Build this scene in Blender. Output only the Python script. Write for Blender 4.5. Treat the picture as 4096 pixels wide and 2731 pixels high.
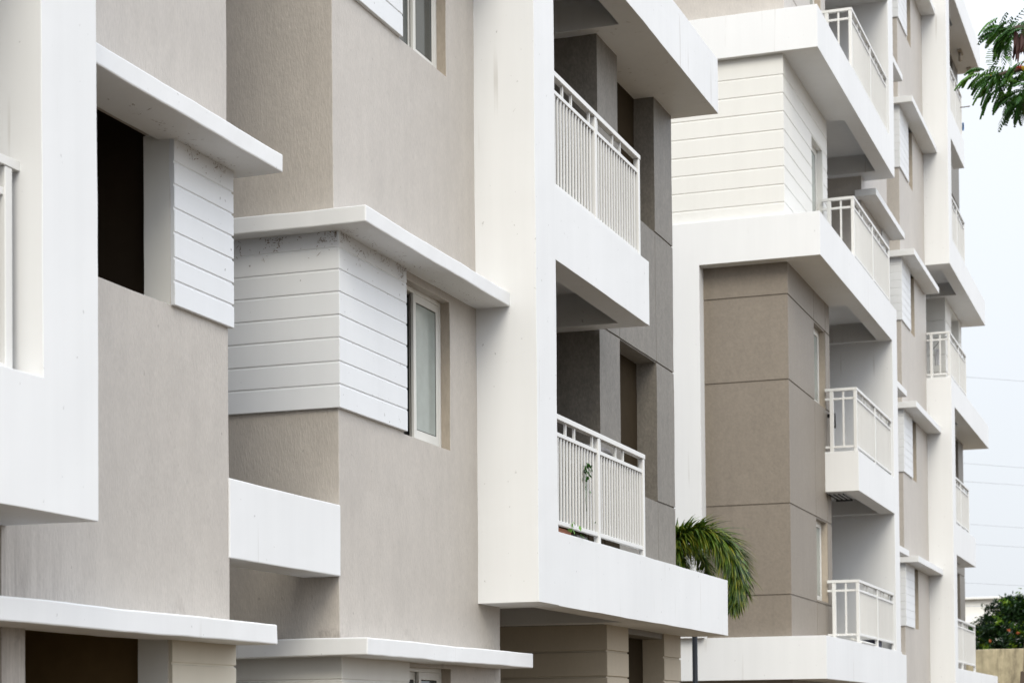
import bpy, bmesh, math, random
from mathutils import Vector, Matrix, noise
random.seed(7)
sc = bpy.context.scene
for o in list(bpy.data.objects): bpy.data.objects.remove(o, do_unlink=True)
COL = sc.collection

# ------------------------------------------------------------------ camera
YAW, PITCH, ROLL = -0.33990837, 0.0242585, 0.00903051
fw = Vector((math.sin(YAW)*math.cos(PITCH), math.cos(YAW)*math.cos(PITCH), math.sin(PITCH)))
r0 = Vector((math.cos(YAW), -math.sin(YAW), 0)); d0 = fw.cross(r0)
cr, sr = math.cos(ROLL), math.sin(ROLL)
rt = cr*r0 + sr*d0; dn = -sr*r0 + cr*d0
cam = bpy.data.cameras.new('camera'); camo = bpy.data.objects.new('camera', cam); COL.objects.link(camo)
m = Matrix.Identity(4)
for i in range(3):
    m[i][0] = rt[i]; m[i][1] = -dn[i]; m[i][2] = -fw[i]
m[0][3], m[1][3], m[2][3] = 0, 0, 1.6
camo.matrix_world = m
cam.sensor_width = 36; cam.sensor_fit = 'HORIZONTAL'
cam.lens = 7894.93/4096*36
cam.shift_y = (2712.33-1365.5)/4096
cam.clip_start = 0.1; cam.clip_end = 2000
cam.dof.use_dof = True; cam.dof.focus_distance = 15.5; cam.dof.aperture_fstop = 4.5
sc.camera = camo

# ------------------------------------------------------------------ world: overcast sky, brighter overhead
SUN_EL, SUN_AZ = math.radians(42), math.radians(160)     # azimuth from +Y clockwise (behind the camera, slightly right)
w = bpy.data.worlds.new('World'); sc.world = w; w.use_nodes = True
nt = w.node_tree; nt.nodes.clear(); N = nt.nodes.new; L = nt.links.new
out = N('ShaderNodeOutputWorld'); bg = N('ShaderNodeBackground')
sky = N('ShaderNodeTexSky'); sky.sky_type = 'NISHITA'; sky.sun_disc = False
sky.sun_elevation = SUN_EL; sky.sun_rotation = SUN_AZ; sky.air_density = 1.5; sky.dust_density = 3
tc = N('ShaderNodeTexCoord'); sx = N('ShaderNodeSeparateXYZ'); L(tc.outputs['Generated'], sx.inputs[0])
rp = N('ShaderNodeValToRGB'); L(sx.outputs['Z'], rp.inputs[0])
e = rp.color_ramp.elements
e[0].position = 0.0; e[0].color = (6.05, 6.35, 6.85, 1)
e[1].position = 1.0; e[1].color = (13.0, 14.3, 17.0, 1)
k = rp.color_ramp.elements.new(0.3); k.color = (7.45, 7.75, 8.15, 1); k = rp.color_ramp.elements.new(.55); k.color = (13.5, 14.4, 16.0, 1)
cn = N('ShaderNodeTexNoise'); cn.inputs['Scale'].default_value = 2.2; cn.inputs['Detail'].default_value = 4
L(tc.outputs['Generated'], cn.inputs['Vector'])
cm = N('ShaderNodeMapRange'); cm.inputs[3].default_value = 0.93; cm.inputs[4].default_value = 1.07
L(cn.outputs['Fac'], cm.inputs[0])
bm_ = N('ShaderNodeMapRange'); bm_.inputs[1].default_value = -1; bm_.inputs[2].default_value = 1; bm_.inputs[3].default_value = .85; bm_.inputs[4].default_value = 1.25
L(sx.outputs['X'], bm_.inputs[0])                       # added bias: dome brightened towards +X to lift the street-facing walls
mm_ = N('ShaderNodeMath'); mm_.operation = 'MULTIPLY'; L(cm.outputs[0], mm_.inputs[0]); L(bm_.outputs[0], mm_.inputs[1])
vm = N('ShaderNodeVectorMath'); vm.operation = 'SCALE'; L(rp.outputs[0], vm.inputs[0]); L(mm_.outputs[0], vm.inputs['Scale'])
mx = N('ShaderNodeMix'); mx.data_type = 'RGBA'; mx.inputs[0].default_value = 0.9
L(sky.outputs[0], mx.inputs[6]); L(vm.outputs[0], mx.inputs[7])
L(mx.outputs[2], bg.inputs[0]); bg.inputs[1].default_value = 0.1; L(bg.outputs[0], out.inputs[0])

sl = bpy.data.lights.new('sun', 'SUN'); sl.energy = 1.25; sl.angle = math.radians(30); sl.color = (1.0, 0.93, 0.76)
slo = bpy.data.objects.new('sun', sl); COL.objects.link(slo)
sd = Vector((math.sin(SUN_AZ)*math.cos(SUN_EL), math.cos(SUN_AZ)*math.cos(SUN_EL), math.sin(SUN_EL)))
slo.rotation_euler = sd.to_track_quat('Z', 'Y').to_euler(); slo.location = (10, -20, 30)
sc.view_settings.view_transform = 'Standard'; sc.view_settings.look = 'None'
sc.view_settings.exposure = 0.42; sc.view_settings.gamma = 1.0; sc.view_settings.use_curve_mapping = False
sc.render.engine = 'CYCLES'
sc.cycles.max_bounces = 8; sc.cycles.diffuse_bounces = 1

# ------------------------------------------------------------------ materials
def newmat(name):
    mt = bpy.data.materials.new(name); mt.use_nodes = True
    return mt, mt.node_tree, mt.node_tree.nodes.get('Principled BSDF')

def coat(name, col, rough=0.7, var=0.05, streak=0.04, fine=(60, 60, 60), bump=0.15, dist=0.004, mott=0.0,
         speck=0.0, drip=0.0, wave=0.0, spec=0.3, stain=None):
    """painted render: broad tone drift, vertical streaks, stipple, rare dirt specks and thin run marks"""
    mt, t, b = newmat(name); N = t.nodes.new; L = t.links.new
    g = N('ShaderNodeNewGeometry')
    def nz(scale, detail=3, rough_=0.55, off=0):
        mp = N('ShaderNodeMapping'); mp.inputs['Scale'].default_value = scale; mp.inputs['Location'].default_value = (off, off*1.7, off*.6)
        L(g.outputs['Position'], mp.inputs[0])
        n = N('ShaderNodeTexNoise'); n.inputs['Scale'].default_value = 1; n.inputs['Detail'].default_value = detail
        n.inputs['Roughness'].default_value = rough_; L(mp.outputs[0], n.inputs['Vector']); return n.outputs['Fac']
    def mr(src, a, b_, c, d):
        q = N('ShaderNodeMapRange'); q.inputs[1].default_value = a; q.inputs[2].default_value = b_
        q.inputs[3].default_value = c; q.inputs[4].default_value = d; L(src, q.inputs[0]); return q.outputs[0]
    def mul(a, b_):
        q = N('ShaderNodeMath'); q.operation = 'MULTIPLY'; L(a, q.inputs[0])
        if isinstance(b_, float): q.inputs[1].default_value = b_
        else: L(b_, q.inputs[1])
        return q.outputs[0]
    f = mr(nz((.55, .55, .4)), .3, .7, 1-var, 1+var)
    f = mul(f, mr(nz((7, 7, .35), 4, .6, 3), .3, .7, 1-streak, 1+streak))
    fn = nz(fine, 3, .6, 5)
    if mott: f = mul(f, mr(fn, .3, .7, 1-mott, 1+mott))
    if mott: f = mul(f, mr(nz((11, 11, 7), 4, .65, 9), .3, .7, 1-mott*.6, 1+mott*.6))
    rgb = N('ShaderNodeRGB'); rgb.outputs[0].default_value = (*col, 1)
    sc_ = N('ShaderNodeVectorMath'); sc_.operation = 'SCALE'; L(rgb.outputs[0], sc_.inputs[0]); L(f, sc_.inputs['Scale'])
    cur = sc_.outputs[0]
    def blend(cur, fac, c2):
        q = N('ShaderNodeMix'); q.data_type = 'RGBA'; L(fac, q.inputs[0]); L(cur, q.inputs[6]); q.inputs[7].default_value = (*c2, 1); return q.outputs[2]
    if speck:
        cur = blend(cur, mul(mr(nz((26, 26, 19), 2, .5, 11), .735, .78, 0, 1), speck), (.12, .095, .07))
    if drip:
        a = mr(nz((16, 16, .5), 1, .4, 17), .70, .745, 0, 1); b2 = mr(nz((1.3, 1.3, 1.1), 2, .5, 23), .48, .62, 0, 1)
        cur = blend(cur, mul(mul(a, b2), drip), (.30, .25, .18))
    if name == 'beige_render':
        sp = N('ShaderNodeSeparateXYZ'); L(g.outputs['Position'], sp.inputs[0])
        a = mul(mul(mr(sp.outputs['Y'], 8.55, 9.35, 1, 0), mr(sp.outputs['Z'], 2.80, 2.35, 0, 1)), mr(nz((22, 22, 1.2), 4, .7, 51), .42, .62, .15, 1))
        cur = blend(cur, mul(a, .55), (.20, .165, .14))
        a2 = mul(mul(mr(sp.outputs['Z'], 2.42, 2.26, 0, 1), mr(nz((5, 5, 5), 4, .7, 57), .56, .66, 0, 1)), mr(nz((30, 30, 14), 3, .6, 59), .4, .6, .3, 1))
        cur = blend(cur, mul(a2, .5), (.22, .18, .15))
    if stain:
        a = mr(nz((2.2, 2.2, .8), 5, .7, 31), .5, .68, 0, 1)
        cur = blend(cur, mul(a, stain[0]), stain[1])
    L(cur, b.inputs['Base Color'])
    b.inputs['Roughness'].default_value = rough
    b.inputs['Specular IOR Level'].default_value = spec
    bp = N('ShaderNodeBump'); bp.inputs['Strength'].default_value = bump; bp.inputs['Distance'].default_value = dist
    L(fn, bp.inputs['Height']); last = bp.outputs[0]
    if wave:
        b3 = N('ShaderNodeBump'); b3.inputs['Strength'].default_value = wave; b3.inputs['Distance'].default_value = .03
        L(nz((2.6, 2.6, 2.0), 2, .5, 41), b3.inputs['Height']); L(last, b3.inputs['Normal']); last = b3.outputs[0]
    L(last, b.inputs['Normal'])
    return mt

def plain(name, col, rough=0.6, metal=0.0, spec=0.5):
    mt, t, b = newmat(name); N = t.nodes.new; L = t.links.new
    g = N('ShaderNodeNewGeometry'); n = N('ShaderNodeTexNoise'); n.inputs['Scale'].default_value = 9; n.inputs['Detail'].default_value = 4
    L(g.outputs['Position'], n.inputs['Vector'])
    q = N('ShaderNodeMapRange'); q.inputs[3].default_value = .85; q.inputs[4].default_value = 1.15; L(n.outputs['Fac'], q.inputs[0])
    s = N('ShaderNodeVectorMath'); s.operation = 'SCALE'; s.inputs[0].default_value = col; L(q.outputs[0], s.inputs['Scale'])
    L(s.outputs[0], b.inputs['Base Color']); b.inputs['Roughness'].default_value = rough; b.inputs['Metallic'].default_value = metal
    b.inputs['Specular IOR Level'].default_value = spec
    return mt

def leafmat(name, c1, c2, rough=0.5, scale=3.0, trans=0.25):
    mt, t, b = newmat(name); N = t.nodes.new; L = t.links.new
    g = N('ShaderNodeNewGeometry'); n = N('ShaderNodeTexNoise'); n.inputs['Scale'].default_value = scale; n.inputs['Detail'].default_value = 3
    L(g.outputs['Position'], n.inputs['Vector'])
    a = N('ShaderNodeMath'); a.operation = 'ADD'; a.inputs[1].default_value = 0
    rr = N('ShaderNodeMapRange'); rr.inputs[3].default_value = -.25; rr.inputs[4].default_value = .25; L(g.outputs['Random Per Island'], rr.inputs[0])
    L(n.outputs['Fac'], a.inputs[0]); L(rr.outputs[0], a.inputs[1])
    r = N('ShaderNodeValToRGB'); r.color_ramp.elements[0].position = .3; r.color_ramp.elements[1].position = .75
    r.color_ramp.elements[0].color = (*c1, 1); r.color_ramp.elements[1].color = (*c2, 1)
    L(a.outputs[0], r.inputs[0]); L(r.outputs[0], b.inputs['Base Color'])
    b.inputs['Roughness'].default_value = rough
    tr = N('ShaderNodeBsdfTranslucent'); L(r.outputs[0], tr.inputs[0])
    ms = N('ShaderNodeMixShader'); ms.inputs[0].default_value = trans
    o = t.nodes.get('Material Output'); L(b.outputs[0], ms.inputs[1]); L(tr.outputs[0], ms.inputs[2]); L(ms.outputs[0], o.inputs[0])
    return mt

M = {}
M['white'] = coat('white_paint', (.84, .838, .825), .6, .025, .015, (45, 45, 20), .10, .003, drip=.28, speck=.35, wave=.10)
M['cream'] = coat('cream_paint', (.82, .81, .765), .6, .02, .02, (45, 45, 20), .10, .003, drip=.4, wave=.08)
M['soffit'] = coat('soffit_paint', (.66, .625, .585), .75, .05, .02, (30, 30, 30), .15, .003, speck=.5, mott=.02)
M['board'] = coat('board_paint', (.83, .84, .845), .5, .015, .015, (50, 50, 30), .05, .002, speck=.6)
M['boardc'] = coat('cream_board_paint', (.815, .80, .75), .6, .02, .015, (50, 50, 30), .06, .002)
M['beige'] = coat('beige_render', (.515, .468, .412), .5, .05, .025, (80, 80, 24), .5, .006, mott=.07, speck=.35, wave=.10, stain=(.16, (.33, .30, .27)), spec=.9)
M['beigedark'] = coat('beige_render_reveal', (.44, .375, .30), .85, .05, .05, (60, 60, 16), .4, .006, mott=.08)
M['grey'] = coat('grey_render', (.195, .174, .145), .55, .06, .06, (42, 42, 26), .5, .006, mott=.17, wave=.08, spec=.6)
M['taupe'] = coat('taupe_render', (.23, .19, .145), .55, .04, .03, (30, 30, 26), .4, .006, mott=.09, spec=.9)
M['boardb'] = coat('buff_board_paint', (.53, .455, .345), .65, .04, .02, (50, 50, 30), .08, .002, mott=.03)
M['boardg'] = coat('cream_ground_floor_paint', (.74, .68, .56), .65, .03, .02, (50, 50, 30), .08, .002)
M['rail'] = coat('rail_enamel', (.80, .79, .76), .4, .02, .02, (20, 20, 20), .05, .002, spec=.5)
M['dark'] = plain('dark_interior', (.035, .03, .026), .9)
M['gap'] = plain('painted_room_shade', (.05, .036, .024), .95, spec=.1)  # near-black room linings, the rooms' shadow painted into the colour
M['brown'] = plain('deep_shade_brown', (.045, .033, .02), .9, spec=.05); M['room'] = plain('brown_room_paint', (.20, .135, .065), .9, spec=.1); M['floor'] = plain('darkened_floor_tile', (.07, .06, .05), .5)  # brown paints in the deep shadow at the backs of the openings
M['frame'] = coat('window_frame_enamel', (.77, .755, .70), .35, .03, .03, (30, 30, 30), .05, .002, spec=.5, stain=(.25, (.50, .40, .27)))
M['rubber'] = plain('black_gasket', (.02, .02, .02), .6)
M['slate'] = plain('grey_shutter', (.085, .08, .078), .5)
M['ground'] = coat('paving', (.125, .092, .055), .9, .12, .02, (12, 12, 12), .4, .01, mott=.12)
M['conc'] = coat('weathered_concrete', (.42, .36, .235), .9, .18, .18, (10, 10, 6), .5, .01, mott=.12, stain=(.75, (.13, .105, .07)))
M['metal'] = plain('dark_metal', (.014, .017, .024), .55, 0, .25)
M['bark'] = plain('bark', (.10, .075, .055), .9)
M['pane'] = plain('window_glass', (.36, .40, .37), .10, spec=.8)
M['panedk'] = plain('dark_window_glass', (.05, .06, .06), .08, spec=.8)
M['terra'] = plain('terracotta', (.33, .13, .07), .8)
M['cable'] = plain('cable', (.55, .57, .60), .6)

# ------------------------------------------------------------------ builders
WORG = {}
def root(name, loc, label, cat, group=None, kind=None):
    o = bpy.data.objects.new(name, None); COL.objects.link(o); o.location = loc; o.empty_display_size = .3
    o['label'] = label; o['category'] = cat
    if group: o['group'] = group
    if kind: o['kind'] = kind
    WORG[o.name] = Vector(loc); return o
def link(name, me, mats, parent=None, org=None, label=None):
    o = bpy.data.objects.new(name, me)
    for q in (mats if isinstance(mats, (list, tuple)) else [mats]): me.materials.append(q)
    if org is None:
        vs = [v.co for v in me.vertices]
        org = Vector(((min(v.x for v in vs)+max(v.x for v in vs))/2, (min(v.y for v in vs)+max(v.y for v in vs))/2, min(v.z for v in vs)))
    me.transform(Matrix.Translation(-org))
    COL.objects.link(o); WORG[o.name] = Vector(org)
    o.parent = parent
    o.location = org - (WORG[parent.name] if parent else Vector((0, 0, 0)))
    if label: o['label'] = label
    return o
def tag(o, label, cat, group=None, kind=None):
    o['label'] = label; o['category'] = cat
    if group: o['group'] = group
    if kind: o['kind'] = kind
    return o

def vox(ops, seg=0.0, wob=0.0):
    """ops: ('+'|'-', x0,x1,y0,y1,z0,z1[,mat]) ; a watertight skin with no inner faces"""
    ax = [set(), set(), set()]
    for op in ops:
        for a in range(3):
            ax[a].add(round(op[1+2*a], 5)); ax[a].add(round(op[2+2*a], 5))
    ax = [sorted(s) for s in ax]
    if seg:
        for a in range(3):
            r = []
            for p, q in zip(ax[a][:-1], ax[a][1:]):
                n = max(1, int((q-p)/seg)) if (q-p) > seg*1.5 else 1
                r += [p+(q-p)*i/n for i in range(n)]
            ax[a] = r+[ax[a][-1]]
    nx, ny, nz_ = (len(a)-1 for a in ax)
    fill = {}
    c = [[(p+q)/2 for p, q in zip(a[:-1], a[1:])] for a in ax]
    import bisect
    for op in ops:
        rng = []
        for a in range(3):
            lo = bisect.bisect_left(c[a], op[1+2*a]); hi = bisect.bisect_right(c[a], op[2+2*a]); rng.append(range(lo, hi))
        mt = op[7] if len(op) > 7 else 0
        for i in rng[0]:
            for j in rng[1]:
                for k in rng[2]:
                    if op[0] == '+': fill[(i, j, k)] = mt
                    else: fill.pop((i, j, k), None)
    V = {}; verts = []; faces = []; mi = []
    def v(i, j, k):
        key = (i, j, k)
        if key not in V:
            p = Vector((ax[0][i], ax[1][j], ax[2][k]))
            if wob:
                n1 = noise.noise_vector(p*1.3); n2 = noise.noise_vector(p*5.1+Vector((7, 3, 1)))
                p = p + (n1*wob + n2*wob*.45)
            V[key] = len(verts); verts.append(p)
        return V[key]
    D = [((1,0,0),((1,0,0),(1,1,0),(1,1,1),(1,0,1))), ((-1,0,0),((0,0,0),(0,0,1),(0,1,1),(0,1,0))),
         ((0,1,0),((0,1,0),(0,1,1),(1,1,1),(1,1,0))), ((0,-1,0),((0,0,0),(1,0,0),(1,0,1),(0,0,1))),
         ((0,0,1),((0,0,1),(1,0,1),(1,1,1),(0,1,1))), ((0,0,-1),((0,0,0),(0,1,0),(1,1,0),(1,0,0)))]
    for (i, j, k), mt in fill.items():
        for d, cs in D:
            if (i+d[0], j+d[1], k+d[2]) not in fill:
                faces.append([v(i+a, j+b, k+e_) for a, b, e_ in cs]); mi.append(mt)
    me = bpy.data.meshes.new('m'); me.from_pydata([tuple(p) for p in verts], [], faces); me.update()
    me.polygons.foreach_set('material_index', mi)
    return me
def part(name, ops, mats, parent, seg=0.0, wob=0.0, bev=0.006, label=None):
    me = vox(ops, seg, wob); o = link(name, me, mats, parent, label=label)
    if bev:
        b = o.modifiers.new('bevel', 'BEVEL'); b.width = bev; b.segments = 2 if bev >= .006 else 1; b.limit_method = 'ANGLE'; b.angle_limit = math.radians(40)
    return o
P = lambda *a: ('+',)+a
S = lambda *a: ('-',)+a
XF, XO = -5.70, -5.17
NS, NW = .20, .005          # near subdivision and hand-finished unevenness

def tube(pts, rad, n=8):
    """tapered tube through points; rad number or list"""
    bm = bmesh.new(); rings = []
    pts = [Vector(p) for p in pts]
    for i, p in enumerate(pts):
        d = (pts[min(i+1, len(pts)-1)]-pts[max(i-1, 0)]).normalized()
        u = d.cross(Vector((0, 0, 1))) if abs(d.z) < .95 else d.cross(Vector((1, 0, 0))); u.normalize(); v_ = d.cross(u)
        r = rad[i] if isinstance(rad, (list, tuple)) else rad
        rings.append([bm.verts.new(p+(u*math.cos(a)+v_*math.sin(a))*r) for a in [2*math.pi*k/n for k in range(n)]])
    for a, b in zip(rings[:-1], rings[1:]):
        for k in range(n): bm.faces.new((a[k], a[(k+1) % n], b[(k+1) % n], b[k]))
    bm.faces.new(rings[0][::-1]); bm.faces.new(rings[-1])
    me = bpy.data.meshes.new('t'); bm.to_mesh(me); bm.free()
    for p in me.polygons: p.use_smooth = True
    return me
def join(mes):
    bm = bmesh.new()
    for q in mes: bm.from_mesh(q)
    me = bpy.data.meshes.new('j'); bm.to_mesh(me); bm.free(); return me
def polys(quads, mi=None):
    vs = []; fs = []
    for q in quads:
        fs.append(list(range(len(vs), len(vs)+len(q)))); vs += [tuple(p) for p in q]
    me = bpy.data.meshes.new('p'); me.from_pydata(vs, [], fs); me.update()
    if mi: me.polygons.foreach_set('material_index', mi)
    return me

# ================================================================== NEAR BUILDING
nb = root('apartment_building', (-7.5, 12, 0), 'nearer apartment block with beige textured walls, white board panels and a white balcony frame', 'apartment building')
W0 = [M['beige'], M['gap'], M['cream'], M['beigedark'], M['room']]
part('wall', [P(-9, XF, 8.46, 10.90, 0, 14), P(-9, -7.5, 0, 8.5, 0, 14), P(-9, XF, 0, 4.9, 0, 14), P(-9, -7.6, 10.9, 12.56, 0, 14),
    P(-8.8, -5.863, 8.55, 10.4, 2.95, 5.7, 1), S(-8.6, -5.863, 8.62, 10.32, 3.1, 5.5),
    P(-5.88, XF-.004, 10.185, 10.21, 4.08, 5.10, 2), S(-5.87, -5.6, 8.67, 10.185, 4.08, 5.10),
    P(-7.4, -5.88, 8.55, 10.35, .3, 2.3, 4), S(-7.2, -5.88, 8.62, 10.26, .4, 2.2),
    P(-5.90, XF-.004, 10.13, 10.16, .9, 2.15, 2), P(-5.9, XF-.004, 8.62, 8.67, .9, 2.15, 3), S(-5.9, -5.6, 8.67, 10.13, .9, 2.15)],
    W0, nb, NS, NW, .008, 'beige rendered wall left of the recess with an open dark window')
part('wall', [P(-9, XF, 12.535, 15.83, 0, 2.63), P(-9, XF, 12.535, 15.32, 2.63, 5.10), P(-9, XF, 12.475, 15.32, 5.10, 14),
    # middle window
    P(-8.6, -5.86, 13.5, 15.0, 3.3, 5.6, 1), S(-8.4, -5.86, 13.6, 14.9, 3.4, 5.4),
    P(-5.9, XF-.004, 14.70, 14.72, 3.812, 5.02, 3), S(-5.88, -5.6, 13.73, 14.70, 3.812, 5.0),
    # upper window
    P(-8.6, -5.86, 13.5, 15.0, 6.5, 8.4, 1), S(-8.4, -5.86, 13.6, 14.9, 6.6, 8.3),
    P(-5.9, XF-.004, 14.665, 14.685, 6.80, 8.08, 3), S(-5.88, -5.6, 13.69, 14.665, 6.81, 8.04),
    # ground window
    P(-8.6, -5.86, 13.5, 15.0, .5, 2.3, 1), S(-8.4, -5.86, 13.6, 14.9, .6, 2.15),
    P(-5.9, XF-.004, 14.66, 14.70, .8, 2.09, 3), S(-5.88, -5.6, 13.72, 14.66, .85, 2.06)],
    W0, nb, NS, NW, .008, 'beige rendered wall between the recess and the white pillar')

# window hoods (thin white slabs) at three storeys on both blocks
for (za, zb, ya, yb, yc, yd) in ((2.12, 2.242, 6.8, 10.957, 12.33, 15.82), (5.062, 5.178, 8.45, 11.077, 12.342, 15.31), (8.06, 8.178, 8.45, 11.077, 12.342, 15.31), (11.06, 11.178, 8.45, 11.077, 12.342, 15.31)):
    dz = -.027 if za < 3 else 0
    part('window_hood', [P(-5.78, -5.40, ya, yb, za, zb), P(-7.7, -5.40, 10.93, yb, za, zb)], [M['white']], nb, .11, .007, .009)
    part('window_hood', [P(-5.78, -5.40, yc, yd, za+dz, zb+dz), P(-7.7, -5.40, yc, 12.6, za+dz, zb+dz)], [M['white']], nb, .11, .007, .009)

def siding(ops, zs, mat, parent, faces, h=.014, dep=.012, seg=0, wob=0, bev=.004, label=None):
    """board cladding; faces = list of (axis,x0,x1,y0,y1) thin slots cut at every joint height"""
    o = list(ops)
    for z in zs:
        for f in faces: o.append(S(*f, z-h/2, z+h/2))
    return part('board_cladding', o, [mat], parent, seg, wob, bev, label)
XS = XF+.028
# left block boards
siding([P(XF-.01, XS, 10.186, 10.93, 4.083, 5.068), P(-7, XS, 10.89, 10.93, 4.083, 5.068)], [4.925, 4.79, 4.65, 4.508, 4.358, 4.222], M['board'], nb,
       [(XS-.006, XS+.01, 10.1, 11.0), (-7.1, XS+.01, 10.914, 10.95)], label='narrow panel of white boards beside the dark window')
siding([P(XF-.01, XS, 10.135, 10.93, .9, 2.123), P(-7, XS, 10.89, 10.93, .9, 2.123)], [1.985, 1.84, 1.69, 1.54, 1.39], M['boardg'], nb,
       [(XS-.006, XS+.01, 10.1, 11.0), (-7.1, XS+.01, 10.914, 10.95)])
# right block boards, wrapping the corner
YB = 12.505
def bwrap(z0, z1, zs, y1, mat='board'):
    siding([P(XF-.01, XS, YB, y1, z0, z1), P(-7.6, XS, YB, 12.56, z0, z1)], zs, M[mat], nb, [(XS-.006, XS+.01, 12.4, y1+.1), (-7.7, XS+.01, YB-.01, YB+.006)],
           label='white boards wrapping the corner under the hood')
bwrap(3.83, 5.07, [4.946, 4.793, 4.636, 4.474, 4.316, 4.150, 3.990], 13.735)
bwrap(6.815, 8.07, [7.93, 7.78, 7.62, 7.46, 7.30, 7.14, 6.98], 13.70)
bwrap(.85, 2.10, [1.935, 1.78, 1.62, 1.46, 1.30, 1.14], 13.735, 'boardc')

def ring(x0, x1, y0, y1, z0, z1, t, tt=None, tb=None):
    tt = tt or t; tb = tb or t
    return [P(x0, x1, y0, y1, z0, z1), S(x0-.01, x1+.01, y0+t, y1-t, z0+tb, z1-tt)]
def window(parent, y0, y1, z0, z1, xf=XF, dep=.08, split=.45, panem='pane', openleft=False, bev=.003):
    x = xf-dep
    w = part('window', ring(x-.07, x, y0-.01, y1, z0-.005, z1+.005, .035), [M['frame']], parent, bev=bev)
    ys = y0+(y1-y0)*split
    s = part('sash', ring(x-.03, x-.004, ys, y1-.035, z0+.03, z1-.03, .05, .06, .07), [M['frame']], w, bev=bev)
    part('pane', [P(x-.02, x-.014, ys+.05, y1-.085, z0+.1, z1-.09)], [M[panem]], s, bev=0)
    part('gasket', ring(x-.0195, x-.0125, ys+.05, y1-.085, z0+.1, z1-.09, .008), [M['rubber']], s, bev=0)
    if not openleft:
        s2 = part('sash', ring(x-.062, x-.036, y0+.03, ys+.03, z0+.03, z1-.03, .045, .06, .06), [M['frame']], w, bev=bev)
        part('pane', [P(x-.052, x-.046, y0+.075, ys-.015, z0+.09, z1-.09)], [M[panem]], s2, bev=0)
    else:
        part('sash_edge', [P(x-.06, x-.05, y0+.445, y0+.462, z0+.03, z1-.03)], [M['frame']], w, bev=0)
        part('shutter', [P(x-.12, x-.11, y0+.44, y0+.62, z0+.03, z1-.03)], [M['slate']], w, bev=0)
    return w
wn = window(nb, 13.73, 14.70, 3.812, 5.0, split=.42, openleft=True, panem='pane')

window(nb, 13.69, 14.665, 6.81, 8.04, split=.5, panem='panedk')
window(nb, 13.72, 14.66, .85, 2.06, split=.5, panem='panedk')

# white ledge across the recess
part('ledge', [P(-5.98, -5.688, 10.885, 12.538, 2.655, 2.76), P(-5.86, -5.688, 10.885, 12.538, 2.655, 3.15)], [M['white']], nb, .15, .004, .008, 'white upstand closing the bottom of the recess')

# left white balcony (only its far pillar and parapet show)
part('balcony_frame', [P(-7.6, XO, 8.016, 8.508, 2.632, 14), P(-7.6, XO, 3.0, 8.02, 2.632, 3.267), S(-7.5, -5.37, 3.1, 8.016, 2.9, 3.4),
    P(-7.6, XO, 3.0, 8.02, 5.56, 6.2), S(-7.5, -5.42, 3.1, 8.016, 5.4, 5.9)], [M['white']], nb, NS, NW, .008, 'white balcony parapet and pillar at the left edge')
# right white frame: pillar with a long, a short and a long balcony
part('balcony_frame', [P(-7.6, XO, 15.30, 15.83, 2.617, 14), P(-7.6, -5.62, 15.6, 15.83, 2.9, 14, 1),  # hidden inner side made grey, and floors dark, to deepen the bay's shadow
    P(-8, XO, 15.83, 18.9, 2.612, 3.243), P(-5.8, XO, 18.9, 22.03, 2.612, 3.243), S(-7.9, -5.37, 15.83, 18.83, 2.95, 3.4), S(-7.9, -5.42, 15.9, 18.6, 2.5, 2.86),
    P(-8, XO, 15.83, 18.80, 5.551, 6.185), S(-7.9, -5.37, 15.83, 18.9, 6.0, 6.3), S(-7.9, -5.42, 15.83, 18.56, 5.4, 5.88),
    P(-8, XO, 15.83, 18.9, 8.546, 9.169), P(-6.0, XO, 18.9, 21.84, 8.546, 9.169), S(-7.9, -5.37, 15.83, 18.83, 8.95, 9.4), S(-7.9, -5.42, 15.83, 18.68, 8.4, 8.87),
    P(-8, XO, 15.83, 18.80, 11.55, 12.18), S(-7.9, -5.42, 15.83, 18.56, 11.4, 11.88),
    P(-7.9, -5.37, 15.83, 18.84, 2.94, 2.95, 2), P(-7.9, -5.37, 15.83, 18.8, 5.99, 6.0, 2)], [M['white'], M['grey'], M['floor']], nb, NS, NW, .008,
    'tall white pillar carrying three balcony parapets')
# grey wall of the balcony bay
g = [P(-9, XF, 18.84, 21.74, 0, 14), S(-9.1, -5, 18.8, 18.95, -.1, 2.61), P(-9, -7.4, 15.8, 18.9, 0, 14), P(-9, XF-.005, 15.8, 18.9, -.1, .0)]
for z0, z1 in ((.9, 2.55), (4.062, 5.597), (7.035, 8.60), (10.0, 11.6)):
    y0, y1 = (19.70, 21.14) if z0 < 3 else (19.56, 20.99)
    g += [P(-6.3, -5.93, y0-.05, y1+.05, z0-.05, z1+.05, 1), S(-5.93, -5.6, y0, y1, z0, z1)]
for z in (4.062, 5.603, 7.045, 10.0):
    g += [S(-5.715, -5.6, 18.8, 21.8, z-.009, z+.009)]
for z0, z1 in ((3.2, 4.06), (5.6, 7.035)): g += [S(-5.708, -5.6, 20.986, 20.996, z0, z1)]
g += [S(-5.708, -5.6, 19.556, 19.565, 5.6, 7.035)]
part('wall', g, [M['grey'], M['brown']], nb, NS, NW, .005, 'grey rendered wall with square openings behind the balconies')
for ops_ in ([P(XF-.01, XF+.02, 18.93, 19.70, 0, 2.618), P(-7.4, XF+.02, 18.93, 18.96, 0, 2.618)], [P(XF-.01, XF+.02, 21.14, 21.84, 0, 2.618), P(-5.93, XF+.02, 21.12, 21.142, 0, 2.618)]):
  siding(ops_,
    [2.35, 2.09, 1.83, 1.57, 1.3], M['boardb'], nb, [(XF+.004, XF+.03, 18.9, 21.9), (-7.5, XF+.03, 18.92, 18.945)], h=.02, label='cream boards of the ground floor under the balcony')
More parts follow.
